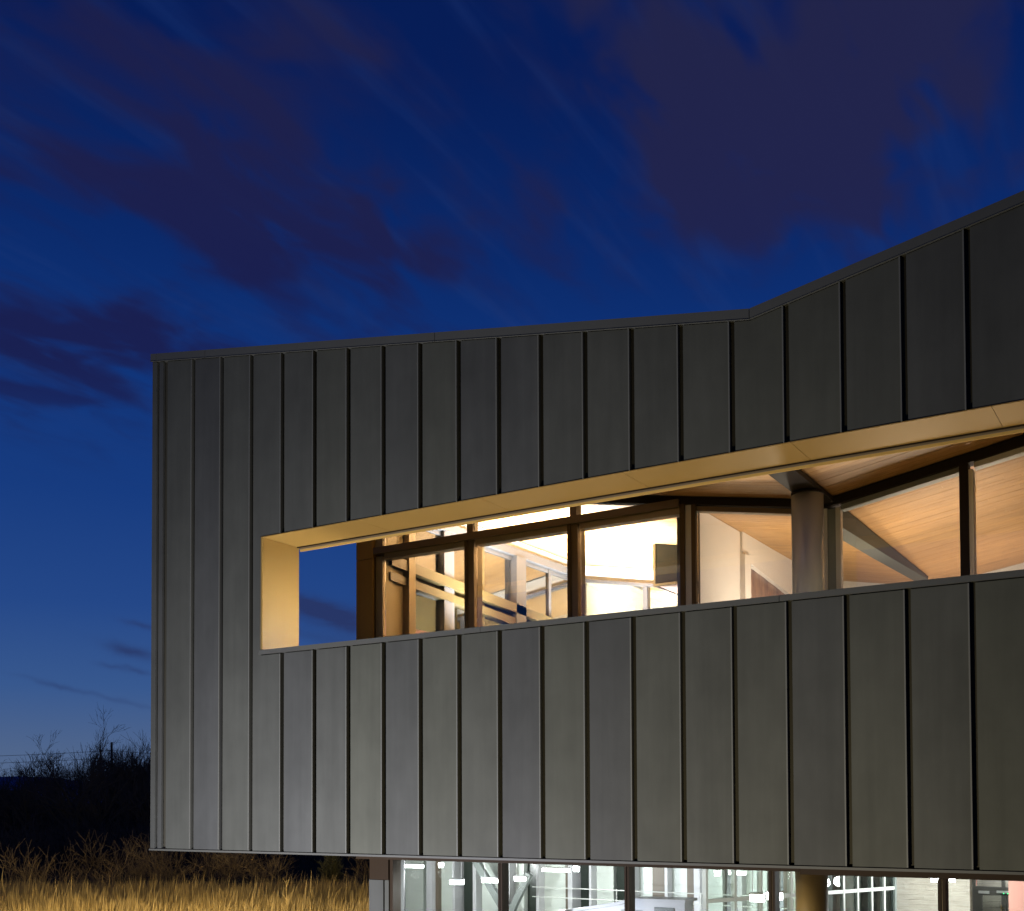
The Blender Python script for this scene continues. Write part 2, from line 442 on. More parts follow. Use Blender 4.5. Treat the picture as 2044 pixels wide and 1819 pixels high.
def band(s0, s1, z_lo, z_hi):                  # (s,z) outline whose upper edge follows the roof when z_hi is a function
    if callable(z_hi):
        top = [(s1, z_hi(s1))] + ([(SV, z_hi(SV))] if s0 < SV < s1 else []) + [(s0, z_hi(s0))]
    else: top = [(s1, z_hi), (s0, z_hi)]
    return [(s0, z_lo), (s1, z_lo)] + top

# dark core of the screen wall behind the cladding
core = MB()
core.prism(band(S_L + .02, S_J - .03, Z_B + .02, lambda s: roof(s) - .05), .052, .70)
core.prism(band(S_J - .03, S_R - .02, Z_TOP + .022, lambda s: roof(s) - .05), .052, .70)
core.box(S_J - .03, S_R - .02, .052, .70, Z_B + .02, Z_SILL - .06)
core.build('wall_core', M['membrane'], B)
bk = MB()                                       # plain cladding on the hidden rear of the screen
bk.prism(band(S_L + .02, S_J - .034, Z_B + .02, lambda s: roof(s) - .12), .702, .722)
bk.prism(band(S_J - .03, S_R - .02, Z_TOP + .024, lambda s: roof(s) - .12), .702, .722)
bk.box(S_J - .03, S_R - .02, .702, .722, Z_B + .02, Z_SILL - .062)
bk.build('rear_cladding', M['facade'], B)

cap_low = lambda s: roof(s) - .122
def panel(s0, s1, z0, z1, lip=True):
    mb = MB()
    tilt = random.uniform(-.002, .002)
    poly = band(s0, s1, z0, z1)
    b0 = len(mb.v); mb.prism(poly, 0.0, .036)
    # slight oil-canning: the sheet leans a millimetre or two
    for i in range(b0, b0 + len(poly)):
        x, y, zz = mb.v[i]; mb.v[i] = (x, y + tilt * (x - (s0 + s1) / 2) / .3, zz)
    o = mb.build('facade_panel', M['facade'], B)
    if lip:
        MB().prism(band(s1 - .013, s1 + .001, z0 + .002, (lambda s: z1(s) - .002) if callable(z1) else z1 - .002), -.024, -.0025).build('folded_edge', M['edge_highlight'], o)
    return o

G = .027
# narrow corner strips
panel(S_L, -.815, Z_B, cap_low, False)
panel(-.757, -.671, Z_B, cap_low, False)
n = 0
while True:
    s0, s1 = -.6 + .6 * n + G, .6 * n - G
    if s0 > S_R - .3: break
    s1 = min(s1, S_R)
    if s1 < S_J - .1 or s1 < 1.3:
        panel(s0, s1, Z_B, cap_low)
    elif s0 < S_J:
        # the panel the window opening bites into: full-height strip, then the parts above and below the slot
        mb = MB(); sj = S_J - .035
        mb.prism([(s0, Z_B), (s1, Z_B), (s1, Z_SILL - .075), (sj, Z_SILL - .075), (sj, Z_TOP + .012), (s1, Z_TOP + .012), (s1, cap_low(s1)), (s0, cap_low(s0))], 0, .036)
        o = mb.build('facade_panel', M['facade'], B)
        MB().prism(band(s1 - .013, s1 + .001, Z_B, Z_SILL - .078), -.024, -.0025).build('folded_edge', M['edge_highlight'], o)
        MB().prism(band(s1 - .013, s1 + .001, Z_TOP + .014, lambda s: cap_low(s) - .002), -.024, -.0025).build('folded_edge', M['edge_highlight'], o)
    else:
        panel(s0, s1, Z_B, Z_SILL - .075)
        panel(s0, s1, Z_TOP + .012, cap_low)
    n += 1

# return end of the screen at the far left corner (seen from the side)
MB().prism_s([(.04, Z_B), (.70, Z_B), (.70, roof(S_L) - .12), (.04, roof(S_L) - .12)], S_L, S_L + .018).build('end_cladding', M['facade'], B)

# roof coping in lengths, joints open by a few millimetres
def coping(s0, s1):
    mb = MB()
    a, b = (s0, s1)
    mb.prism([(a, roof(a) - .112), (b, roof(b) - .112), (b, roof(b)), (a, roof(a))], -.028, .745)
    mb.prism([(a, roof(a) - .118), (b, roof(b) - .118), (b, roof(b) - .1125), (a, roof(a) - .1125)], -.034, -.012)
    return mb.build('roof_coping', M['coping'], B)
cuts = [S_L - .02, -.80, .262, 4.441, SV, 11.9, S_R + .02]
for a, b in zip(cuts[:-1], cuts[1:]): coping(a + .004, b - .004)

# sill coping over the lower wall
cuts = [S_J - .075, 5.12, 8.9, 12.6, S_R]
for i, (a, b) in enumerate(zip(cuts[:-1], cuts[1:])):
    MB().prism([(a + .003, Z_SILL - .062), (b - .003, Z_SILL - .062), (b - .003, Z_SILL), (a + .003 + (.03 if i == 0 else 0), Z_SILL)], -.022, .735).build('sill_coping', M['coping'], B)
# bottom flashing
MB().box(S_L - .012, S_R, -.016, .735, -.682, -.655).build('base_flashing', M['coping'], B)

# lining of the slot: left jamb and soffit sheets
MB().box(S_J - .03, S_J, -.010, .735, Z_SILL + .002, Z_TOP - .002).build('window_jamb', M['warm_lining'], B)
MB().box(S_J - .038, S_J - .031, -.016, .05, Z_SILL + .002, Z_TOP + .008).build('jamb_edge', M['coping'], B)
cuts = [S_J - .03, 3.16, 5.12, 7.08, 9.04, 11.0, 12.96, S_R]
for a, b in zip(cuts[:-1], cuts[1:]):
    mb = MB().box(a + .0025, b - .0025, -.012, .735, Z_TOP, Z_TOP + .010)
    mb.build('soffit_sheet', M['warm_lining'], B)
MB().box(S_J, S_R, .690, .712, Z_TOP - .014, Z_TOP - .001).build('soffit_trim', M['bronze_dark'], B)
MB().box(S_J, S_R, .736, .756, Z_TOP - .026, Z_TOP + .02).build('soffit_trim', M['bronze'], B)
MB().box(S_J, S_R, .757, .775, Z_TOP - .056, Z_TOP + .02).build('soffit_trim', M['pier'], B)

# floor slab of the upper storey, cantilevered to the left
MB().box(-.88, S_R, .74, 2.66, -.68, .86).build('terrace_slab', M['slab'], B)
MB().box(1.36, S_R, 2.665, 13.0, -.68, .90).build('floor_slab', M['floor'], B)

# ---- folded roof and plank ceilings
deck = MB()
for (a, b) in ((1.0, SV), (SV, S_R)):
    deck.prism([(a, ceil(a) + .03), (b, ceil(b) + .03), (b, ceil(b) + .32), (a, ceil(a) + .32)], .83, 13.0)
deck.build('roof_deck', M['slab'], B)

plank_mesh = MB().box(0, 1, 0, .132, -EZ, -EZ + .018).mesh('plank')
plank_mesh.materials.append(M['wood'])
def ceiling(name, s_from, s_to, t0, t1, nseg):
    root = empty(name, B)
    sgn = 1 if s_to > s_from else -1
    L = abs(s_to - s_from) / math.cos(math.atan(.174))
    root.location = (s_from, t0, EZ + 3.865)
    root.rotation_euler = (0, -math.atan(.174) if sgn > 0 else math.atan(.174), 0)
    k = 0; t = 0.0
    while t + .13 < t1 - t0:
        cutsx = [.01] + sorted(L * (i + random.uniform(-.32, .32)) / nseg for i in range(1, nseg)) + [L]
        for a, b in zip(cutsx[:-1], cutsx[1:]):
            o = link('plank', plank_mesh, root)
            o.location = (sgn * (a if sgn > 0 else b) + .001, t, random.uniform(0, .0022))
            o.scale = (b - a - .003, 1, 1)
        t += .138; k += 1
    return root
ceiling('outer_soffit', SV, S_R - .05, .83, 2.66, 2)
ceiling('outer_soffit', SV, 1.3, .83, 2.66, 3)
ceiling('ceiling', SV, S_R - .05, 2.80, 9.5, 3)
ceiling('ceiling', SV, 1.45, 2.80, 9.5, 2)
ceiling('hall_ceiling', SV, 1.45, 9.62, 12.85, 2)

# ---- valley steel and round column
MB().prism_s([(.84, 3.80), (2.60, 3.80), (2.60, 3.862), (.84, 3.862)], SV - .16, SV + .15).build('valley_beam', M['steel_dark'], B)
MB().prism_s([(2.84, 3.58), (5.6, 3.68), (8.4, 3.81), (8.4, 3.862), (2.84, 3.862)], SV - .12, SV + .11).build('valley_beam', M['beam_grey'], B)
col = empty('column', B)
def zc(p0, p1): return [(SV, 1.97, p0 + EZ), (SV, 1.97, p1 + EZ)]
MB().tube(zc(.861, 3.755), .192, 48).build('column_shaft', material('column_paint', (.50, .57, .56), rough=.22, spec=.7, nscale=2, namt=.06), col, True)
MB().tube(zc(3.756, 3.795), .1935, 48).build('column_cap', M['steel_dark'], col, True)
MB().tube(zc(-3.75, -.685), .192, 48).build('column_shaft', material('bronze_column', (.13, .072, .018), rough=.4, nscale=3, namt=.1), col, True)

# ---- upper glazed wall at t = 2.70
TG = 2.70
gw = empty('glazed_wall', B)
def mull(s, w, z0, z1, mat, t0=TG - .09, t1=TG + .09):
    return MB().box(s - w / 2, s + w / 2, t0, t1, z0, z1).build('mullion', M[mat], gw)
FL = .905
# left pier, in two lifts
pier = empty('pier', B)
MB().box(.945, 1.285, TG - .10, TG + .35, .865, 3.985).build('pier_cladding', M['pier'], pier)
MB().box(.945, 1.285, TG - .10, TG + .35, 3.995, 5.0).build('pier_cladding', M['pier'], pier)
# frame posts: (centre, outer leaf, inner leaf) the dark outer cap and the lighter flank behind
def post(s, ztop_, dark_w=.055, wid=.20, depth=.24, right='bronze_light'):
    o = MB().box(s - wid / 2, s - wid / 2 + dark_w, TG - .06, TG + .05, FL, ztop_).build('mullion', M['mull_dark'], gw)
    MB().box(s - wid / 2 + dark_w + .001, s + wid / 2 - .03, TG - .035, TG + depth, FL, ztop_).build('mullion', M[right], gw)
post(1.37, 4.02, .03, .19, .24)
MB().box(1.30, 1.45, TG - .05, TG + .1, 4.165, ceil(1.4) - .01).build('mullion', M['bronze_light'], gw)
for s in (3.155, 4.965):
    post(s, 4.055, .055, .19, .20, 'bronze')
    mb = MB().box(s - .055, s + .055, TG - .05, TG + .10, 4.165, ceil(s) - .13); mb.build('mullion', M['bronze'], gw)
# paired posts where the white wall meets the glass
MB().box(6.632, 6.70, TG - .06, TG + .06, FL, ceil(6.64) - .115).build('mullion', M['mull_dark'], gw)
MB().box(6.701, 6.80, TG - .03, TG + .16, FL, ceil(6.73) - .115).build('mullion', M['steel_light'], gw)
MB().box(6.801, 6.862, TG - .06, TG + .10, FL, ceil(6.81) - .115).build('mullion', M['mull_dark'], gw)
# posts right of the column
MB().box(8.535, 8.575, TG - .06, TG + .06, FL, 3.755).build('mullion', M['mull_dark'], gw)
MB().box(8.576, 8.645, TG - .04, TG + .05, FL, 3.75).build('mullion', M['steel_light'], gw)
MB().box(8.646, 8.755, TG - .02, TG + .04, FL, 3.74).build('mullion', M['steel'], gw)
MB().box(8.756, 8.815, TG - .05, TG + .06, FL, 3.74).build('mullion', M['steel_light'], gw)
for s in (10.335, 12.2):
    MB().box(s - .095, s + .005, TG - .08, TG + .10, FL, ceil(s) - .115).build('mullion', M['steel_dark'], gw)
    MB().box(s + .006, s + .055, TG - .05, TG + .12, FL, ceil(s) - .20).build('mullion', M['beam_white'], gw)  # white flank paints the lamp-lit edge of the dark post
# transom of the left bays with its lighter lower frame
MB().box(1.30, 6.63, TG - .10, TG + .12, 4.058, 4.162).build('transom', M['bronze'], gw)
for a, b in ((1.47, 3.06), (3.25, 4.87), (5.06, 6.63)):
    MB().box(a, b, TG - .03, TG + .14, 3.972, 4.055).build('transom', M['bronze_light'], gw)
# raking head beams under the folded soffit
hb = MB()
hb.prism([(1.30, ceil(1.30) - .125), (SV, ceil(SV) - .105), (SV, ceil(SV) - .005), (1.30, ceil(1.30) - .005)], TG - .06, TG + .13)
hb.build('head_beam', M['steel_dark'], gw)
hb = MB()
hb.prism([(SV + .001, ceil(SV) - .105), (S_R - .1, ceil(S_R - .1) - .15), (S_R - .1, ceil(S_R - .1) - .005), (SV + .001, ceil(SV) - .005)], TG - .06, TG + .13)
hb.build('head_beam', M['steel_dark'], gw)
def rake(a, b, mat):
    MB().prism([(a, ceil(a) - .19), (b, ceil(b) - .19), (b, ceil(b) - .126), (a, ceil(a) - .126)], TG - .03, TG + .12).build('head_frame', M[mat], gw)
rake(6.866, 8.53, 'bronze'); rake(8.82, 10.23, 'steel'); rake(10.40, 12.10, 'steel_light')
# panes
def pane(parent, poly, t, m): MB().prism(poly, t, t + .012).build('pane', M[m], parent)
for a, b in ((1.46, 3.06), (3.25, 4.87), (5.06, 6.63)):
    pane(gw, [(a, FL), (b, FL), (b, 3.98), (a, 3.98)], TG + .004, 'glass')
for a, b in ((1.46, 3.10), (3.21, 4.91), (5.02, 6.45)):
    pane(gw, [(a, 4.165), (b, 4.165), (b, max(4.17, ceil(b) - .12)), (a, ceil(a) - .12)], TG + .004, 'glass')
pane(gw, [(6.866, FL), (8.53, FL), (8.53, ceil(8.53) - .18), (6.866, ceil(6.866) - .18)], TG + .004, 'glass')
pane(gw, [(8.82, FL), (10.23, FL), (10.23, ceil(10.23) - .18), (8.82, ceil(8.82) - .18)], TG + .004, 'glass')
pane(gw, [(10.40, FL), (12.1, FL), (12.1, ceil(12.1) - .18), (10.40, ceil(10.40) - .18)], TG + .004, 'glass')

# ---- glazed end wall of the upper room (runs back at s = 1.4)
ew = empty('end_glazing', B)
SE = 1.40
def ebox(t0, t1, z0, z1, m, name='mullion', ds=(.0, .12)):
    return MB().box(SE - .10 + ds[0], SE - .10 + ds[1], t0, t1, z0, z1).build(name, M[m], ew)
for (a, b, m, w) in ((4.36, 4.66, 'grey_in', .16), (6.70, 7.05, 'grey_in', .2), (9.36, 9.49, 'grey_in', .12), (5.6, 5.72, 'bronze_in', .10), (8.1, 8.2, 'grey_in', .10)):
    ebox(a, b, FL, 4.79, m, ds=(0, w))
MB().box(1.345, 1.40, 2.845, 3.255, FL, 4.70).build('end_panel', M['bronze_light'], ew)
MB().box(1.375, 1.525, 3.26, 3.44, FL, 4.60).build('mullion', M['bronze'], ew)
def eprism(t0, t1, za0, za1, zb0, zb1, m, ds, name):
    MB().prism_s([(t0, za0), (t1, zb0), (t1, zb1), (t0, za1)], SE - .10 + ds[0], SE - .10 + ds[1]).build(name, M[m], ew)
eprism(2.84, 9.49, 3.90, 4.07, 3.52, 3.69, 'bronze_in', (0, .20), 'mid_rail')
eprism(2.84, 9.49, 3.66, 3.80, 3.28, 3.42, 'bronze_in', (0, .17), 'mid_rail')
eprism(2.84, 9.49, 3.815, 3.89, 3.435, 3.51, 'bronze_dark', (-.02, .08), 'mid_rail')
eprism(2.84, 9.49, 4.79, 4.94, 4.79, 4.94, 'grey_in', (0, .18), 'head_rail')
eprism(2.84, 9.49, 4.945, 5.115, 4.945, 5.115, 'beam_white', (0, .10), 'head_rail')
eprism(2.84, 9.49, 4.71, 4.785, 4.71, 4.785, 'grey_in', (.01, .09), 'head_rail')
ts = [2.84, 4.4, 5.6, 6.78, 8.1, 9.49]
for a, b in zip(ts[:-1], ts[1:]):
    MB().prism_s([(a, FL), (b, FL), (b, 4.78), (a, 4.78)], SE - .05, SE - .038).build('pane', M['glass_room'], ew)

# ---- far wall of the upper room
fw = empty('rear_glazing', B)
MB().prism([(1.40, ceil(1.4) - .36), (6.5, ceil(6.5) - .36), (6.5, ceil(6.5) - .30), (1.40, ceil(1.4) - .30)], 9.44, 9.60).build('head_rail', M['grey_in'], fw)
MB().prism([(1.40, ceil(1.4) - .298), (6.5, ceil(6.5) - .298), (6.5, ceil(6.5) - .002), (1.40, ceil(1.4) - .002)], 9.50, 9.60).build('head_panel', M['beam_white'], fw)
for s in (1.42, 2.915, 4.4, 5.9):
    MB().box(s - .05, s + .05, 9.45, 9.60, FL, ceil(s) - .365).build('mullion', M['grey_in'], fw)
for a, b in ((1.48, 2.86), (2.97, 4.34), (4.46, 5.84)):
    pane(fw, [(a, FL), (b, FL), (b, ceil(b) - .37), (a, ceil(a) - .37)], 9.52, 'glass_room')
# the lit wall of the stair hall beyond it
MB().box(1.30, 7.0, 12.86, 12.90, .90, 5.2).build('rear_wall', M['plaster'], B)
MB().box(1.28, 1.34, 9.64, 12.85, .90, 5.1).build('side_wall', M['plaster'], B)
MB().box(6.9, 6.98, 9.64, 12.85, .90, 4.1).build('side_wall', M['plaster'], B)

# ---- hanging bulkhead
bh = empty('bulkhead', B)
MB().prism([(4.55, 3.86), (6.58, 3.86), (6.58, ceil(6.58) - .004), (4.55, ceil(4.55) - .004)], 6.42, 6.46).build('bulkhead_face', M['dark_in'], bh)
MB().prism_s([(6.40, 3.81), (9.4, 3.81), (9.4, 4.52), (6.40, 4.56)], 4.50, 4.548).build('bulkhead_edge', M['bronze_in'], bh)
MB().box(4.55, 6.58, 6.40, 6.462, 3.81, 3.858).build('bulkhead_edge', M['bronze_in'], bh)
MB().box(4.55, 6.58, 6.465, 9.4, 3.83, 3.855).build('bulkhead_soffit', M['orange'], bh)
MB().box(4.75, 6.58, 7.1, 7.16, 3.815, 3.829).build('bulkhead_rail', M['bronze'], bh)

# ---- white partition with a doorway and marble lining, between the two rooms
pw = empty('partition', B)
def ps(t0, t1, z0, z1, m, nm, s0=6.50, s1=6.62): MB().box(s0, s1, t0, t1, z0, z1).build(nm, M[m], pw)
ps(2.85, 5.0, FL, ceil(6.62) - .004, 'plaster', 'wall_leaf')
ps(5.002, 5.26, FL, 3.86, 'plaster', 'door_jamb', 6.50, 6.70)
MB().prism_s([(5.002, 3.862), (5.28, 3.78), (9.5, 3.40), (9.5, ceil(6.62) - .004), (5.002, ceil(6.62) - .004)], 6.50, 6.66).build('wall_leaf', M['plaster'], pw)
ps(5.262, 9.5, FL, 3.74, 'marble', 'marble_panel', 6.46, 6.58)
# rear of the right-hand room, hidden by the high sill but closing it
MB().box(6.66, S_R, 9.52, 9.62, FL, 5.0).build('rear_wall', M['plaster'], B)
MB().box(S_R - .12, S_R - .02, 2.9, 9.5, FL, 4.75).build('side_wall', M['plaster'], B)

# ------------------------------------------------------------------ ground floor
ZF, ZH = -3.75, -.722
MB().slabz([(2.75, .78), (S_R, .78), (S_R, 12), (-6.2, 12), (-6.2, 11)], ZF - .2, ZF).build('ground_floor_slab', M['floor'], B)
lp = empty('corner_pier', B)
MB().box(2.77, 3.02, .70, .98, ZF, -1.045).build('pier_panel', M['facade'], lp)
MB().box(3.03, 3.10, .72, .98, ZF, -1.045).build('pier_panel', M['facade'], lp)
MB().box(2.77, 3.10, .71, .98, -1.04, -.71).build('pier_head', M['bronze_dark'], lp)
sf = empty('storefront_glazing', B)
MB().box(2.77, 8.95, .42, .90, -.742, -.684).build('head_rail', M['bronze_dark'], sf)
MB().box(8.96, S_R, .40, .90, -.768, -.684).build('head_rail', M['bronze_dark'], sf)
MB().box(3.105, 3.135, .74, .93, ZF, -.765).build('mullion', M['bronze_dark'], sf)
MB().box(3.137, 3.172, .72, .90, ZF, -.765).build('mullion', M['bronze_dark'], sf)
for s in (4.912, 6.728, 8.528, 10.337, 12.14):
    w = .032 if s < 8 else .038
    MB().box(s - w, s - .006, .735, .90, ZF, -.765 if s < 8.9 else -.795).build('mullion', M['bronze_dark'], sf)
    MB().box(s - .004, s + .004, .755, .90, ZF, -.765 if s < 8.9 else -.795).build('mullion', M['bronze'], sf)
    MB().box(s + .006, s + w, .735, .90, ZF, -.765 if s < 8.9 else -.795).build('mullion', M['bronze_dark'], sf)
for a, b in ((3.145, 4.898), (4.924, 6.714), (6.742, 8.508), (8.548, 10.317), (10.357, 12.12)):
    MB().box(a, b, .80, .812, ZF, -.755).build('pane', M['glass'], sf)
# slanting side wall behind the pier and rear wall with boards, fins and night-dark lights
MB().slabz([(2.80, .99), (3.10, .99), (3.10, 1.05), (-1.35, 6.9), (-1.6, 6.9)], ZF, -.69).build('slanted_side_wall', M['side_grey'], B)
rw = empty('rear_screen', B)
rows = [('grey', -1.242, -1.051), ('green', -1.051, -.599), ('dark', -.599, -.382), ('grey', -.382, -.242), ('brown', -.242, -.157),
        ('green', -.157, .252), ('grey', .252, .3), ('dark', .3, .723), ('grey', .723, .804), ('green', .804, 1.36), ('grey', 1.37, 1.567),
        ('green', 1.567, 1.762), ('dark', 1.762, 2.139), ('grey', 2.139, 2.204), ('green', 2.204, 2.694), ('brown', 2.694, 2.81),
        ('grey', 2.81, 2.904), ('dark', 2.904, 3.245), ('grey', 3.245, 3.296), ('green', 3.296, 3.64), ('dark', 3.64, 3.99),
        ('grey', 4.0, 4.154), ('green', 4.154, 4.435), ('brown', 4.435, 4.711), ('grey', 4.721, 4.778), ('green', 4.778, 5.086),
        ('brown', 5.086, 5.261), ('grey', 5.261, 5.371)]
x = 5.40
for i, (c, w) in enumerate([('green', .30), ('dark', .34), ('grey', .08), ('green', .36), ('dark', .30), ('brown', .12)] * 2 + [('green', .3), ('dark', .2)]):
    rows.append((c, x, x + w)); x += w
for c, a, b in rows:
    t0, mat, nm = {'grey': (6.30, 'grey_fin', 'wall_fin'), 'green': (6.50, 'green', 'wall_board'), 'dark': (6.62, 'void', 'dark_pane'), 'brown': (6.42, 'brown', 'wall_reveal')}[c]
    MB().box(a + .002, b - .002, t0, 6.72, ZF, -.695).build(nm, M[mat], rw)
# steel braces in front of the boards
br = empty('cross_brace', B)
def bar(p, q, w):
    d = Vector((q[0] - p[0], 0, q[1] - p[1])).normalized(); nrm = Vector((-d.z, 0, d.x)) * w
    MB().prism([(p[0] - nrm.x, p[1] - nrm.z), (q[0] - nrm.x, q[1] - nrm.z), (q[0] + nrm.x, q[1] + nrm.z), (p[0] + nrm.x, p[1] + nrm.z)], 6.05, 6.15).build('brace_bar', M['steel'], br)
bar((.90, -1.02), (1.66, -2.10), .065); bar((1.66, -2.10), (2.12, -1.28), .06)
# guard rails of white tube
gr = tag(empty('guard_rail'), 'thin pale guard rail of two horizontal rods before the green boards of the ground floor', 'railing')
for z in (-1.50, -1.675): MB().tube([(2.3, 5.9, z + EZ), (7.3, 5.9, z + EZ)], .009, 6).build('rail', M['steel_light'], gr)
for s in (4.0, 5.55, 7.3): MB().tube([(s, 5.9, ZF + EZ), (s, 5.9, -1.48 + EZ)], .008, 6).build('rail_post', M['steel_light'], gr)
# angled glazed partition behind the column
gp = empty('angled_partition', B)
dv = Vector((.407, .915)).normalized(); nv = Vector((dv.y, -dv.x))
def part_box(m0, m1, th, z0, z1, m, nm):
    p = [Vector((7.24, 1.99)) + dv * m0 - nv * th, Vector((7.24, 1.99)) + dv * m0 + nv * th, Vector((7.24, 1.99)) + dv * m1 + nv * th, Vector((7.24, 1.99)) + dv * m1 - nv * th]
    MB().slabz([(q.x, q.y) for q in reversed(p)], z0, z1).build(nm, M[m], gp)
for m0 in (-.02, .49, .97, 1.55, 2.10, 2.62, 2.92, 3.23, 3.51, 3.76):
    part_box(m0 - .018, m0 + .018, .035, ZF, -.70, 'steel_light' if m0 < 3.7 else 'steel', 'mullion')
part_box(.0, 3.75, .03, -1.275, -1.225, 'steel_light', 'transom')
for a, b, c in ((.0, .49, 'glass_part'), (.49, .97, 'glass_part'), (.97, 1.55, 'glass_part'), (1.55, 2.10, 'glass_part'), (2.10, 2.62, 'glass_grey'), (2.62, 2.92, 'glass_grey'), (2.92, 3.23, 'glass_grey'), (3.23, 3.51, 'glass_grey'), (3.51, 3.76, 'glass_grey')):
    part_box(a + .02, b - .02, .004, ZF, -.70, c, 'pane')
# stone wall: courses of individual blocks
sw = empty('stone_wall', B)
z = -2.15; k = 0
stone_cache = {}
while z < -.72:
    s = 8.62 - (.3 if k % 2 else .0)
    while s < 9.684:
        w = random.choice((.32, .42, .55, .7))
        a, b = max(s, 8.60), min(s + w, 9.684)
        if b - a > .02:
            MB().box(a + .0008, b - .0008, 6.20 + random.uniform(-.004, .004), 6.40, z + .0008, min(z + .0742, -.70)).build('stone', M['stone'], sw)
        s += w
    z += .075; k += 1
MB().box(8.60, 9.684, 6.21, 6.41, ZF, -2.15).build('wall_base', M['stone'], sw)
# exit doors in a dark steel frame further back, stone beyond, salmon wall beside
dr = empty('exit_door', B)
DT = 10.0
def db(s0, s1, z0, z1, m, nm, t0=DT, t1=DT + .08): MB().box(s0, s1, t0, t1, z0, z1).build(nm, M[m], dr)
fm = 'frame_steel'; M[fm] = material('dark_grey_frame', (.085, .082, .07), rough=.45)
db(9.0, 9.125, ZF, -.9, fm, 'door_frame'); db(9.126, 10.6, -1.60, -1.515, fm, 'door_frame'); db(9.565, 9.62, -1.513, -.9, fm, 'door_frame')
db(9.126, 9.24, ZF, -1.602, fm, 'door_frame')
db(9.242, 9.56, ZF, -1.66, 'glass', 'door_pane', DT + .03, DT + .04); db(9.562, 9.64, ZF, -1.605, fm, 'door_stile', DT - .01, DT + .06); db(9.648, 9.735, ZF, -1.605, fm, 'door_stile', DT - .01, DT + .06)
db(9.738, 10.1, ZF, -1.66, 'glass', 'door_pane', DT + .03, DT + .04)
db(9.242, 10.1, -1.658, -1.605, fm, 'door_rail', DT - .01, DT + .06)
db(9.19, 9.37, -1.632, -1.585, 'steel_light', 'door_closer', DT - .06, DT - .012); db(9.49, 9.80, -1.615, -1.573, 'steel_light', 'door_magnet', DT - .05, DT - .012)
for s in (9.608, 9.676): MB().box(s - .008, s + .008, DT - .062, DT - .052, -1.626, -1.612).build('indicator_light', M['led_green'], dr)
for s in (9.568, 9.712): MB().tube([(s, DT - .07, -1.82 + EZ), (s, DT - .07, -2.4 + EZ)], .010, 8).build('door_pull', M['brass'], dr)
for s, w in ((9.568, .05), (9.712, -.05)): MB().tube([(s, DT - .07, -1.88 + EZ), (s + w * .7, DT - .012, -1.88 + EZ)], .008, 6).build('door_pull', M['brass'], dr)
MB().prism([(9.145, -1.50), (9.16, -1.50), (9.16, -1.0), (9.145, -1.0)], DT - .03, DT + .02).build('red_trim', M['pink'], dr)
back = MB(); 
sw2 = empty('rear_stone_wall', B)
z = -2.75; k = 0
while z < -1.0:
    s = 8.4 - (.35 if k % 2 else 0)
    while s < 10.6:
        w = random.choice((.5, .65, .8)); MB().box(s + .002, s + w - .002, 11.2 + random.uniform(-.005, .005), 11.4, z + .002, z + .108).build('stone', M['stone'], sw2); s += w
    z += .11; k += 1
MB().box(10.32, 10.42, 5.615, 9.9, ZF, -.70).build('corridor_wall', M['stone'], B)
MB().box(10.31, 12.5, 5.5, 5.6, ZF, -.70).build('salmon_wall', M['pink'], B)
MB().box(S_R - .12, S_R, .9, 12, ZF, -.70).build('side_wall', M['plaster'], B)

# long white form with a ramped end, made up for an unidentified pale shape
ct = tag(empty('white_form', None, (6.6, 2.3, EZ + ZF)), 'long white made-up form with a ramped left end behind the ground floor glass', 'counter')
def ctb(mb, nm, m):
    o = mb.build(nm, M[m], None); o.parent = ct; o.matrix_parent_inverse = Matrix.Translation(ct.location).inverted(); return o
ctb(MB().prism([(4.95, -1.52), (5.05, -1.48), (6.05, -1.30), (6.30, -1.235), (7.05, -1.225), (7.05, -1.26), (6.30, -1.275), (6.08, -1.335), (5.05, -1.52)], 1.75, 2.15), 'form_top', 'white')
ctb(MB().prism([(5.05, ZF), (7.0, ZF), (7.0, -1.262), (6.32, -1.28), (6.08, -1.338), (5.1, -1.52)], 1.85, 2.12), 'form_body', 'white')
ctb(MB().box(6.58, 6.86, 1.838, 1.848, -1.55, -1.345), 'form_niche', 'void')
ctb(MB().box(6.10, 6.40, 1.838, 1.848, -1.60, -1.40), 'form_niche', 'steel')

# ------------------------------------------------------------------ lamps of the ground floor
def hang_lamp(s, t, z, L, h, label, power, round_=False, yaw=0.0):
    o = tag(empty('pendant_lamp', None, (s, t, z + EZ)), label, 'lamp', 'lit lamps hanging in the ground floor rooms')
    o.rotation_euler = (0, 0, yaw)
    zz = -EZ
    if round_:
        MB().tube([(0, 0, -.04), (0, 0, .035)], [h * .75, h], 16).build('diffuser', M['led_white'], o, True)
        MB().tube([(0, 0, .036), (0, 0, .06)], h * .8, 16).build('housing', M['lamp_body'], o)
        MB().tube([(0, 0, .06), (0, 0, -.70 - z)], .006, 6).build('suspension_rod', M['lamp_body'], o)
    else:
        b = MB(); b.box(-L / 2, L / 2, -.04, .04, zz - h / 2, zz + h / 2)
        b.build('diffuser', M['led_white'], o)
        MB().box(-L / 2 - .01, L / 2 + .01, -.045, .045, zz + h / 2 + .001, zz + h / 2 + .02).build('housing', M['lamp_body'], o)
        for k in (-1, 1): MB().tube([(k * L * .4, 0, h / 2 + .02), (k * L * .4, 0, -.70 - z)], .005, 6).build('suspension_rod', M['lamp_body'], o)
    li = bpy.data.lights.new('lamp_light', 'POINT'); li.energy = power; li.color = (.95, .98, 1.0); li.shadow_soft_size = .08
    lo = bpy.data.objects.new('lamp_light', li); COL.objects.link(lo); lo.parent = o; lo.location = (0, 0, -h / 2 - .12)
    return o
P0 = 62.0
hang_lamp(.77, 4.39, -1.095, .36, .050, 'short tube lamp nearest the corner pier of the ground floor', P0 * 2.2)
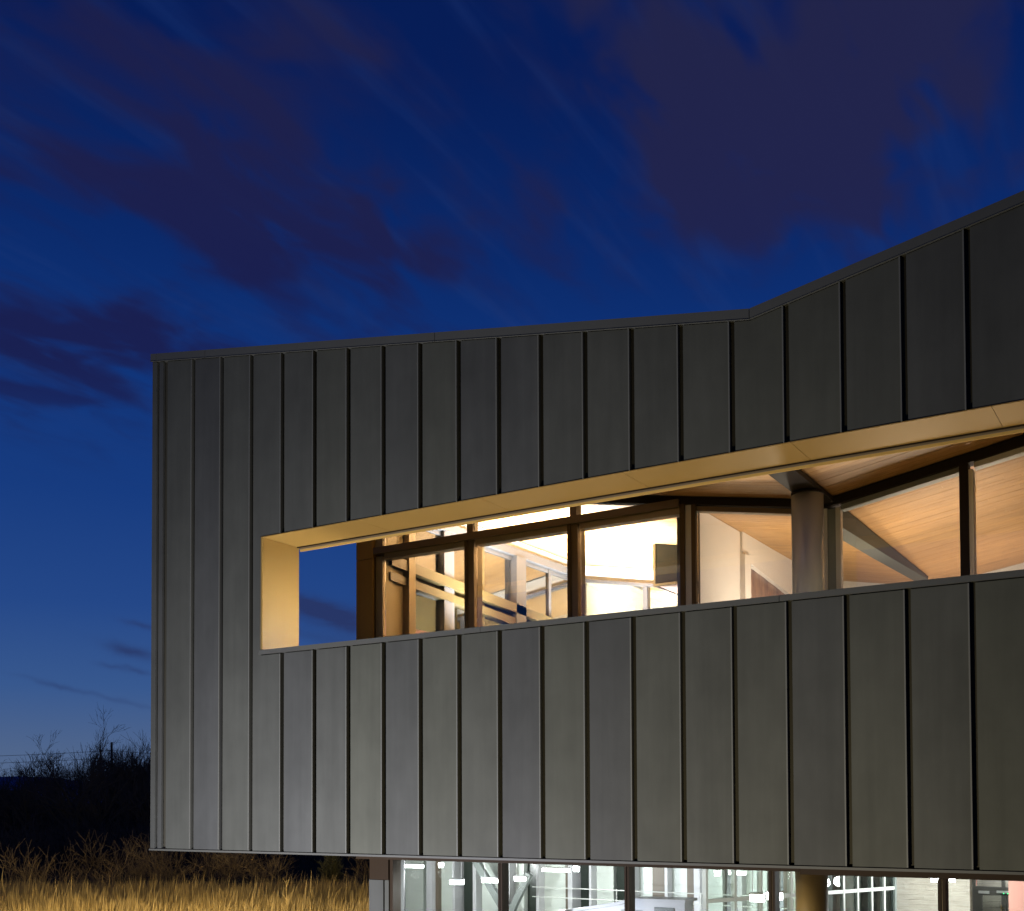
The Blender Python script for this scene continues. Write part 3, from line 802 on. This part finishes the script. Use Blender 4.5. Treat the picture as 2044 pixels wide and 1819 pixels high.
hang_lamp(1.01, 4.87, -1.095, .1, .055, 'small round lamp just right of the tube lamp beside the corner pier', P0 * .4, True)
hang_lamp(3.70, 1.50, -1.10, .19, .055, 'low tube lamp against the dark strip in the first ground floor pane', P0)
hang_lamp(3.945, 2.03, -1.10, .30, .055, 'bright tube lamp in front of the diagonal brace left of the first mullion', P0)
hang_lamp(4.132, 2.50, -1.10, .15, .055, 'tube lamp just right of the first mullion beside the brace', P0)
hang_lamp(3.50, 4.67, -1.10, .50, .052, 'longest tube lamp, high in the second ground floor pane', P0 * 1.6)
hang_lamp(3.66, 5.07, -1.10, .1, .062, 'round lamp at the right end of the longest tube lamp', P0 * .4, True)
hang_lamp(6.30, 4.75, -1.075, .1, .050, 'small round lamp in the third pane above the long white form', P0 * .4, True)
hang_lamp(6.53, 5.0, -1.075, .26, .055, 'tube lamp in the third pane behind the angled partition', P0)
hang_lamp(8.16, 1.30, -1.12, .15, .085, 'glaring lamp just left of the mullion beside the brown column', 8)
hang_lamp(8.33, 1.42, -1.10, .17, .085, 'glaring lamp between the mullion and the brown column', 8)
hang_lamp(7.20, 5.5, -1.00, .1, .045, 'small round lamp high beside the brown column', P0 * .4, True)
hang_lamp(9.52, 4.7, -1.065, .16, .055, 'lamp before the stone wall left of the thick mullion', P0 * 1.5)
hang_lamp(9.55, 8.6, -.86, .6, .05, 'unseen tube lamp added to light the corridor before the exit doors', 45)  # added out of sight to brighten the exit doors
hang_lamp(9.9, 10.7, -.86, .5, .05, 'tube lamp behind the exit doors', 40)
hang_lamp(9.66, 5.0, -1.065, .1, .05, 'small lamp before the stone wall right of the thick mullion', P0 * .5, True)

# ------------------------------------------------------------------ lamps of the upper floor (below the sill line, throwing up)
def area(parent, name, loc, rot, sx, sy, power, colr, spread=180):
    li = bpy.data.lights.new(name, 'AREA'); li.shape = 'RECTANGLE'; li.size = sx; li.size_y = sy; li.energy = power; li.color = colr; li.spread = math.radians(spread)
    lo = bpy.data.objects.new(name, li); COL.objects.link(lo); lo.parent = parent
    lo.location = loc; lo.rotation_euler = rot
    return lo
def uplight(s, t, z, L, yaw, power, colr, label, diff='led_white', group='uplights standing in the upper rooms', z_floor=FL, spread=112):
    o = tag(empty('uplight', None, (s, t, z_floor + EZ)), label, 'lamp', group)
    o.rotation_euler = (0, 0, yaw)
    h = z - z_floor
    MB().box(-L / 2, L / 2, -.06, .06, h - EZ - .09, h - EZ - .012).build('housing', M['lamp_body'], o)
    MB().box(-L / 2 + .01, L / 2 - .01, -.05, .05, h - EZ - .0115, h - EZ - .004).build('diffuser', M[diff], o)
    for k in (-1, 1): MB().tube([(k * L * .4, 0, 0), (k * L * .4, 0, h - .09)], .02, 8).build('stand', M['lamp_body'], o)
    area(o, 'uplight_light', (0, 0, h + .01), (math.pi, 0, 0), L * .95, .1, power, colr, spread)
    return o
uplight(3.2, 5.0, 2.55, 2.6, 0, 2000, (1.0, .97, .95), 'long white uplight standing in the left upper room', 'led_white')
uplight(3.2, 8.1, 2.6, 2.4, 0, 1100, (1.0, .97, .95), 'white uplight near the rear glazing of the left upper room', 'led_white')
uplight(9.5, 4.5, 1.9, 2.2, 0, 74, (1.0, .78, .60), 'warm uplight behind the sill of the right upper room', 'led_warm', spread=178)
uplight(9.8, 7.8, 1.9, 2.0, 0, 74, (1.0, .78, .60), 'warm uplight deep in the right upper room', 'led_warm', spread=178)
uplight(7.7, 5.0, 1.9, 1.2, math.pi / 2, 70, (1.0, .84, .68), 'warm uplight before the white partition of the right upper room', 'led_warm', spread=178)
uplight(3.0, 11.2, 2.5, 3.0, 0, 900, (1.0, .96, .88), 'unseen white uplight added in the hall to brighten the rear glazing', 'led_white')  # hidden lamp added so the rear panes come out bright
# amber line of light along the terrace behind the low wall
for s0, s1, pw_, lab in ((1.5, 2.6, 5, 'left amber light trough behind the low wall'), (2.8, 8.4, 2.6, 'middle amber light trough behind the low wall'), (8.8, 13.4, 6.0, 'right amber light trough behind the low wall')):
    o = uplight((s0 + s1) / 2, .83 if s0 < 2 else 1.35, 2.15, s1 - s0, 0, pw_ * (s1 - s0) / 3.6, (1.0, .64, .18), lab + ' of the terrace', 'led_warm', 'amber light troughs along the terrace', .865, 175)

# unseen spotlight added behind the low wall to brighten the jamb of the slot
o = tag(empty('added_jamb_light', None, (3.3, 1.5, .865 + EZ)), 'unseen spotlight added on the terrace to brighten the left jamb of the slot', 'lamp')
MB().tube([(0, 0, 0), (0, 0, 1.25)], .02, 8).build('stand', M['lamp_body'], o)
MB().box(-.02, .06, -.07, .07, 1.25 - EZ, 1.37 - EZ).build('housing', M['lamp_body'], o)
dq = (Vector((1.42, .35, 3.05)) - Vector((3.3, 1.5, 2.17)))
area(o, 'spotlight_light', (-.03, 0, 1.31), (-dq).to_track_quat('Z', 'Y').to_euler(), .1, .1, 28, (1.0, .97, .95), 75)

# ------------------------------------------------------------------ yard floodlights below the picture
def floodlight(x, y, target, power, colr, label, size=.35, ht=.7):
    gz = ground_h(x, y)
    o = tag(empty('floodlight', None, (x, y, gz)), label, 'lamp', 'yard floodlights')
    d = (Vector(target) - Vector((x, y, gz + ht))).normalized()
    q = (-d).to_track_quat('Z', 'Y')
    MB().tube([(0, 0, -.05), (0, 0, ht - .12)], .03, 10).build('stake', M['lamp_body'], o)
    b = MB(); b.box(-size / 2, size / 2, -.14, .14, -EZ - .0, -EZ + .16)
    h = b.build('housing', M['lamp_body'], o); h.location = (0, 0, ht); h.rotation_euler = q.to_euler()
    li = bpy.data.lights.new('floodlight_light', 'AREA'); li.shape = 'RECTANGLE'; li.size = size * .9; li.size_y = .24; li.energy = power; li.color = colr
    lo = bpy.data.objects.new('floodlight_light', li); COL.objects.link(lo); lo.parent = o
    lo.location = Vector((0, 0, ht)) + d * .02; lo.rotation_euler = q.to_euler()
floodlight(8.8, -5.0, (8.6, 0, 3.9), 255, (1.0, .86, .58), 'second floodlight on a stake, nearer the right part of the metal facade')
floodlight(2.2, -5.2, (2.1, 0, 3.0), 1260, (.96, .97, 1.17), 'floodlight on a stake throwing light up the metal facade')
for X0, Y0, lab in ((-11.3, 20.6, 'leftmost of the three unseen amber lamps added to light the dry grass'), (-8.0, 19.0, 'middle one of the three unseen amber lamps added to light the dry grass'), (-5.0, 18.6, 'rightmost of the three unseen amber lamps added to light the dry grass')):  # unseen masts added to throw light on grass and brush
    gx, gy = from_view(X0, Y0); tx, ty = from_view(X0 * 1.55, 33)
    floodlight(gx, gy, (tx, ty, 1.4), 190 if X0 < -10 else 540, (1.0, .78, .42), lab, .45, 1.8)

# ------------------------------------------------------------------ dry grass
def make_grass(nblade):
    X = RNG.uniform(-19, 1.0, nblade); Y = 27.0 + 8.5 * RNG.random(nblade) ** 1.1
    cl = np.sin(X * 3.1) * .5 + np.sin(X * 1.3 + Y) * .5 + RNG.normal(0, .5, nblade)
    Xc = X + .10 * np.sin(X * 9 + Y * 5)
    c, s = math.cos(TH), math.sin(TH)
    px = CAM_S + Xc * c - Y * s; py = CAM_T + Xc * s + Y * c
    h = (1.29 + .07 * cl + RNG.normal(0, .12, nblade)).clip(.6, 1.9)
    tall = RNG.random(nblade) < .018; h[tall] *= RNG.uniform(1.1, 1.3, tall.sum())
    w = RNG.uniform(.005, .013, nblade)
    lean = RNG.normal(0, .075, (nblade, 2)); lean[:, 0] += .05
    droop = RNG.uniform(.0, .22, nblade) * np.where(RNG.random(nblade) < .25, 2.2, 1)
    az = RNG.uniform(0, math.pi, nblade)
    wx, wy = np.cos(az) * w, np.sin(az) * w
    V = np.zeros((nblade, 7, 3))
    for k, (f, ww) in enumerate(((0, 1.0), (.45, .85), (.8, .6))):
        ox = lean[:, 0] * f * h + droop * f ** 3 * np.cos(az * 2); oy = lean[:, 1] * f * h + droop * f ** 3 * np.sin(az * 2)
        V[:, 2 * k, 0] = px + ox - wx * ww; V[:, 2 * k, 1] = py + oy - wy * ww; V[:, 2 * k, 2] = f * h
        V[:, 2 * k + 1, 0] = px + ox + wx * ww; V[:, 2 * k + 1, 1] = py + oy + wy * ww; V[:, 2 * k + 1, 2] = f * h
    V[:, 6, 0] = px + lean[:, 0] * h + droop * np.cos(az * 2); V[:, 6, 1] = py + lean[:, 1] * h + droop * np.sin(az * 2); V[:, 6, 2] = h - .3 * droop
    base = (np.arange(nblade) * 7)[:, None]
    quads = np.concatenate([base + np.array([[0, 1, 3, 2]]), base + np.array([[2, 3, 5, 4]])], 1).reshape(-1, 4)
    tris = base + np.array([[4, 5, 6]])
    me = bpy.data.meshes.new('tall_grass')
    me.vertices.add(nblade * 7); me.vertices.foreach_set('co', V.reshape(-1))
    nl = quads.size + tris.size; me.loops.add(nl)
    me.loops.foreach_set('vertex_index', np.concatenate([quads.reshape(-1), tris.reshape(-1)]).astype(np.int32))
    npoly = len(quads) + len(tris); me.polygons.add(npoly)
    st = np.concatenate([np.arange(len(quads)) * 4, quads.size + np.arange(len(tris)) * 3]).astype(np.int32)
    me.polygons.foreach_set('loop_start', st)
    me.update(calc_edges=True); me.validate()
    me.materials.append(M['straw'])
    return tag(link('tall_grass', me), 'golden dry reed grass standing in front of the bare brush', 'grass', None, 'stuff')
make_grass(150000)

# ------------------------------------------------------------------ branching plants
def grow(mb, p, d, L, r, depth, rng, spread=.6, up=.15, kids=3, nseg=4, taper=.55, sides=3, wob=.16, twigs=None, tmin=.0085):
    pts = [Vector(p)]; rad = [r]; dd = Vector(d).normalized()
    for i in range(nseg):
        dd = (dd + Vector((rng.gauss(0, wob), rng.gauss(0, wob), rng.gauss(0, wob) + up * .3))).normalized()
        pts.append(pts[-1] + dd * (L / nseg)); rad.append(r * (1 - (1 - taper) * (i + 1) / nseg))
    tgt = twigs if (twigs is not None and depth <= 3) else mb
    tgt.tube(pts, rad, sides if depth <= 2 else max(sides, 6), False)
    if depth <= 0: return
    for k in range(kids + (1 if rng.random() < .4 else 0)):
        i = rng.randint(max(1, nseg // 3), nseg)
        a = rng.uniform(0, 2 * math.pi)
        ref = Vector((1, 0, 0)) if abs(dd.z) > .8 else Vector((0, 0, 1))
        x = dd.cross(ref).normalized(); y = dd.cross(x)
        nd = (dd + (x * math.cos(a) + y * math.sin(a)) * rng.uniform(.5, 1.3) * spread + Vector((0, 0, up))).normalized()
        grow(mb, pts[i], nd, L * rng.uniform(.5, .78), max(tmin, rad[i] * rng.uniform(.55, .75)), depth - 1, rng, spread, up, kids, max(2, nseg - 1), taper, sides, wob, twigs, tmin)

def tree(X, Y, h, seed, label, lean=0.0):
    rng = random.Random(seed)
    x, y = from_view(X, Y)
    o = tag(empty('bare_tree', None, (x, y, 0)), label, 'tree', 'bare trees on the skyline')
    tr, cr = MB(), MB()
    H = h * .42
    pts = [Vector((0, 0, -.2))]; r0 = h * .021
    for i in range(5): pts.append(pts[-1] + Vector((rng.gauss(0, .06) + lean * .12, rng.gauss(0, .06), H / 5)))
    tr.tube(pts, [r0 * (1 - .08 * i) for i in range(6)], 8)
    for i in range(2, 6):
        for k in range(3 if i < 5 else 4):
            a = rng.uniform(0, 6.283)
            d = Vector((math.cos(a) * .75 + lean * .3, math.sin(a) * .75, rng.uniform(.7, 1.3)))
            grow(cr, pts[i], d, h * rng.uniform(.26, .36), r0 * .48, 5, rng, .62, .10, 2, 4, .66, 3, .15)
    tr.build('trunk', M['bark'], o); cr.build('crown', M['bark'], o)
    return o
TREES = [(-30.05, 77, 9.5, 17, 'tallest bare tree with a wide rounded crown left of the utility pole', 0.05),
         (-34.4, 80, 7.2, 5, 'low bare tree at the left with fine upward twigs', -.1),
         (-28.4, 76, 7.0, 8, 'slim bare tree just left of the utility pole', .0),
         (-28.2, 82, 7.3, 12, 'rounded bare tree just right of the utility pole', .05),
         (-26.5, 80, 7.3, 21, 'bare tree closest to the corner of the building', .0),
         (-34.4, 84, 6.6, 33, 'small bare tree between the low left tree and the tallest one', .0),
         (-38.9, 86, 6.9, 41, 'bare tree at the left edge of the picture', .1),
         (-33.5, 88, 7.2, 44, 'thin bare tree behind the tallest one', 0),
         (-32.0, 90, 6.9, 47, 'bushy bare tree low behind the utility pole', 0),
         (-29.7, 88, 7.3, 52, 'bare tree half behind the one nearest the building corner', -.1)]
for a in TREES: tree(*a)

# wooded slope behind, with its fringe of scrub
def make_bank():
    nx = 90; v = []; f = []
    rng = random.Random(5)
    prof = [0.0, .5, .85, 1.0, .7]
    for i in range(nx + 1):
        X = -95 + 150 * i / nx
        top = 4.9 + .7 * math.sin(X * .21) + .45 * math.sin(X * .57 + 1) + rng.uniform(-.45, .45)
        if X > -15: top *= max(.35, 1 - (X + 15) / 40)
        for k, (dy, p) in enumerate(((78, 0.0), (84, .5), (90, .82), (97, 1.0), (125, .6))):
            x, y = from_view(X, dy); v.append((x, y, top * p - .3))
    for i in range(nx):
        for k in range(4):
            a = i * 5 + k; f.append((a, a + 5, a + 6, a + 1))
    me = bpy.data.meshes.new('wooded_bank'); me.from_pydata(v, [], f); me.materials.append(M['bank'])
    me.polygons.foreach_set('use_smooth', [True] * len(me.polygons))
    o = link('wooded_bank', me); o['kind'] = 'structure'
make_bank()

def scrub_mass():
    rng = random.Random(77); mb = MB()
    for i in range(420):
        Y = rng.uniform(60, 97); X = rng.uniform(-.66 * Y, -.06 * Y)
        g = 0 if Y < 78 else min(5.2, (Y - 78) / 19 * 5.4) - .3
        x, y = from_view(X, Y)
        n = rng.randint(3, 6); H = rng.uniform(1.6, 3.0) if Y < 80 else rng.uniform(1.1, 2.3)
        for k in range(n):
            a = rng.uniform(0, 6.283)
            grow(mb, (x + rng.gauss(0, .4), y + rng.gauss(0, .4), g - .1), (math.cos(a) * .5, math.sin(a) * .5, 1), H * .6, .016 + (Y - 60) * .0007, 3, rng, .6, .12, 2, 3, .66, 3, .18)
    for i in range(150):
        Y = rng.uniform(92, 98); X = rng.uniform(-58, -14); x, y = from_view(X, Y)
        H = rng.uniform(1.5, 3.4)
        for k in range(rng.randint(3, 5)):
            a = rng.uniform(0, 6.283)
            grow(mb, (x + rng.gauss(0, .4), y + rng.gauss(0, .4), 4.4), (math.cos(a) * .45, math.sin(a) * .45, 1), H * .6, .04, 3, rng, .6, .15, 2, 3, .66, 3, .16, None, .014)
    for i in range(60):
        Y = rng.uniform(86, 94); X = rng.uniform(-35, -26); x, y = from_view(X, Y)
        H = rng.uniform(3.4, 5.2)
        for k in range(3):
            a = rng.uniform(0, 6.283)
            grow(mb, (x + rng.gauss(0, .4), y + rng.gauss(0, .4), 3.2), (math.cos(a) * .3, math.sin(a) * .3, 1), H * .55, .04, 3, rng, .55, .2, 3, 3, .66, 3, .14, None, .012)
    o = mb.build('scrub_thicket', M['bark'])
    return tag(o, 'dark mass of bare scrub below the skyline trees', 'thicket', None, 'stuff')
scrub_mass()

def shrub(X, Y, h, seed, label, fan=.55, n=14, r=.014):
    rng = random.Random(seed); x, y = from_view(X, Y)
    o = tag(empty('brush_shrub', None, (x, y, 0)), label, 'shrub', 'bare brush behind the dry grass')
    st, tw = MB(), MB()
    for k in range(n):
        a = rng.uniform(0, 6.283); q = rng.uniform(.1, fan)
        grow(st, (rng.gauss(0, .22), rng.gauss(0, .22), 0), (math.cos(a) * q, math.sin(a) * q, 1), h * rng.uniform(.45, .62), r * rng.uniform(.6, 1.1), 3, rng, .62, .06, 3, 4, .66, 3, .18, tw, .0055)
    st.build('stem', M['twig'], o); tw.build('twigs', M['twig'], o)
    return o
def shrub_at(px_x, Y, *a, **k): return shrub(px_x * Y, Y, *a, **k)
SH = [(-.430, 37.0, 2.55, 'open twiggy shrub at the far left end of the brush'), (-.408, 38.5, 2.2, 'small shrub just right of the one at the far left end'),
      (-.376, 41, 2.6, 'leftmost shrub of the thick brush left of the building corner'), (-.352, 39, 2.5, 'spreading shrub between the leftmost thick brush and the building corner'),
      (-.330, 42, 2.9, 'shrub straight below the left corner of the building'), (-.306, 39.5, 2.6, 'shrub under the first wide facade panel from the corner'),
      (-.284, 41.5, 2.9, 'dense shrub under the second wide facade panel from the corner'), (-.262, 40, 2.7, 'upright shrub under the third wide facade panel from the corner'),
      (-.240, 42, 2.8, 'shrub under the fourth wide facade panel from the corner'), (-.219, 40.5, 2.5, 'last tall shrub of the brush row before the dark gap'),
      (-.133, 39, 2.8, 'drooping shrub beside the corner pier'), (-.290, 36.5, 1.9, 'low shrub rising out of the grass in the middle of the brush row'),
      (-.360, 36.5, 1.9, 'low shrub at the grass edge left of the building corner'), (-.225, 37, 2.0, 'low shrub at the right end of the brush row')]
for i, (u, Y, h, lab) in enumerate(SH):
    shrub_at(u, Y, h * .90, 100 + i, lab, fan=.85 if h > 2.4 else .7, n=10 if h > 2.4 else 7)

def cedar(X, Y, h):
    rng = random.Random(4); x, y = from_view(X, Y)
    o = tag(empty('cedar_sapling', None, (x, y, 0)), 'small cone shaped cedar in the dark gap left of the pier', 'tree')
    MB().tube([(0, 0, -.1), (.02, 0, h * .5), (0, .02, h)], [.04, .025, .006], 6).build('trunk', M['bark'], o)
    mb = MB()
    for i in range(420):
        f = rng.random() ** .8; z = .15 * h + f * .85 * h
        R = (1 - f) * h * .30 * rng.uniform(.4, 1.0) + .03
        a = rng.uniform(0, 6.283)
        p0 = Vector((0, 0, z)); p1 = p0 + Vector((math.cos(a) * R, math.sin(a) * R, R * rng.uniform(.5, 1.1)))
        mb.tube([p0, (p0 + p1) / 2 + Vector((0, 0, -.03)), p1], [.007, .010, .003], 3, False)
        for k in range(4):
            q = p0.lerp(p1, rng.uniform(.4, 1)); e = q + Vector((rng.gauss(0, .07), rng.gauss(0, .07), rng.uniform(.03, .15)))
            mb.tube([q, e], [.012, .003], 3, False)
    mb.build('foliage', M['cedar'], o)
cedar(-6.35, 39.0, 2.5)

def sapling(X, Y, h, seed, label):
    rng = random.Random(seed); x, y = from_view(X, Y)
    o = tag(empty('sapling', None, (x, y, 0)), label, 'sapling', 'pale saplings in the grass')
    m = MB().tube([(0, 0, 0), (.02, .01, h * .5), (-.01, 0, h)], [.016, .012, .004], 6); tw = MB()
    for k in range(9):
        a = rng.uniform(0, 6.283); z = h * rng.uniform(.45, .95)
        tw.tube([(0, 0, z), (math.cos(a) * .12, math.sin(a) * .12, z + .18)], [.006, .002], 3, False)
    m.build('stem', M['straw'], o); tw.build('twigs', M['straw'], o)
sapling(-5.55, 27.3, 1.95, 2, 'pale thin sapling in the grass under the facade')
sapling(-13.3, 28.2, 1.75, 3, 'pale thin sapling in the grass at the far left')

# ------------------------------------------------------------------ utility pole, wires, far hill
PX, PY = from_view(-33.4, 92.5)
up = tag(empty('utility_pole', None, (PX, PY, 0)), 'dark timber utility pole rising among the bare trees', 'utility pole')
MB().tube([(0, 0, -.3), (-.10, .05, 9.1)], [.13, .085], 10).build('pole', M['pole'], up)
for z in (8.35, 7.75): MB().tube([(-.09, .05, z), (-.42, -.1, z + .05)], .05, 6).build('bracket', M['pole'], up)
MB().box(-.20, .26, -.16, .2, 7.1 - EZ, 7.25 - EZ).build('bracket', M['pole'], up)
for z, lab in ((8.38, 'upper power line running left from the utility pole'), (7.78, 'lower power line running left from the utility pole')):
    a = Vector((PX - .4, PY - .1, z)); bx, by = from_view(-75, 96)
    b = Vector((bx, by, z + .1)); pts = []
    for i in range(13):
        f = i / 12; p = a.lerp(b, f); p.z -= .55 * 4 * f * (1 - f); pts.append(p)
    tag(MB().tube(pts, .016, 4).build('power_line', M['wire']), lab, 'wire', 'power lines')
a = Vector((PX + .1, PY, 8.4)); bx, by = from_view(8, 90); b = Vector((bx, by, 7.9)); pts = []
for i in range(13):
    f = i / 12; p = a.lerp(b, f); p.z -= .9 * 4 * f * (1 - f); pts.append(p)
tag(MB().tube(pts, .016, 4).build('power_line', M['wire']), 'power line sagging from the utility pole towards the building', 'wire', 'power lines')

def haze_blue_hill():
    v = []; f = []; n = 40
    for i in range(n + 1):
        X = -2600 + 3600 * i / n
        top = (66 if X < -1010 else max(22, 66 - (X + 1010) * .16)) + 3 * math.sin(X * .011)
        for (Y, h) in ((1900, -2), (2150, top * .7), (2400, top), (2900, top * .5)):
            x, y = from_view(X, Y); v.append((x, y, h))
    for i in range(n):
        for k in range(3):
            a = i * 4 + k; f.append((a, a + 4, a + 5, a + 1))
    me = bpy.data.meshes.new('hill'); me.from_pydata(v, [], f); me.materials.append(M['hill'])
    me.polygons.foreach_set('use_smooth', [True] * len(me.polygons))
    o = link('hill', me); o['kind'] = 'structure'
haze_blue_hill()
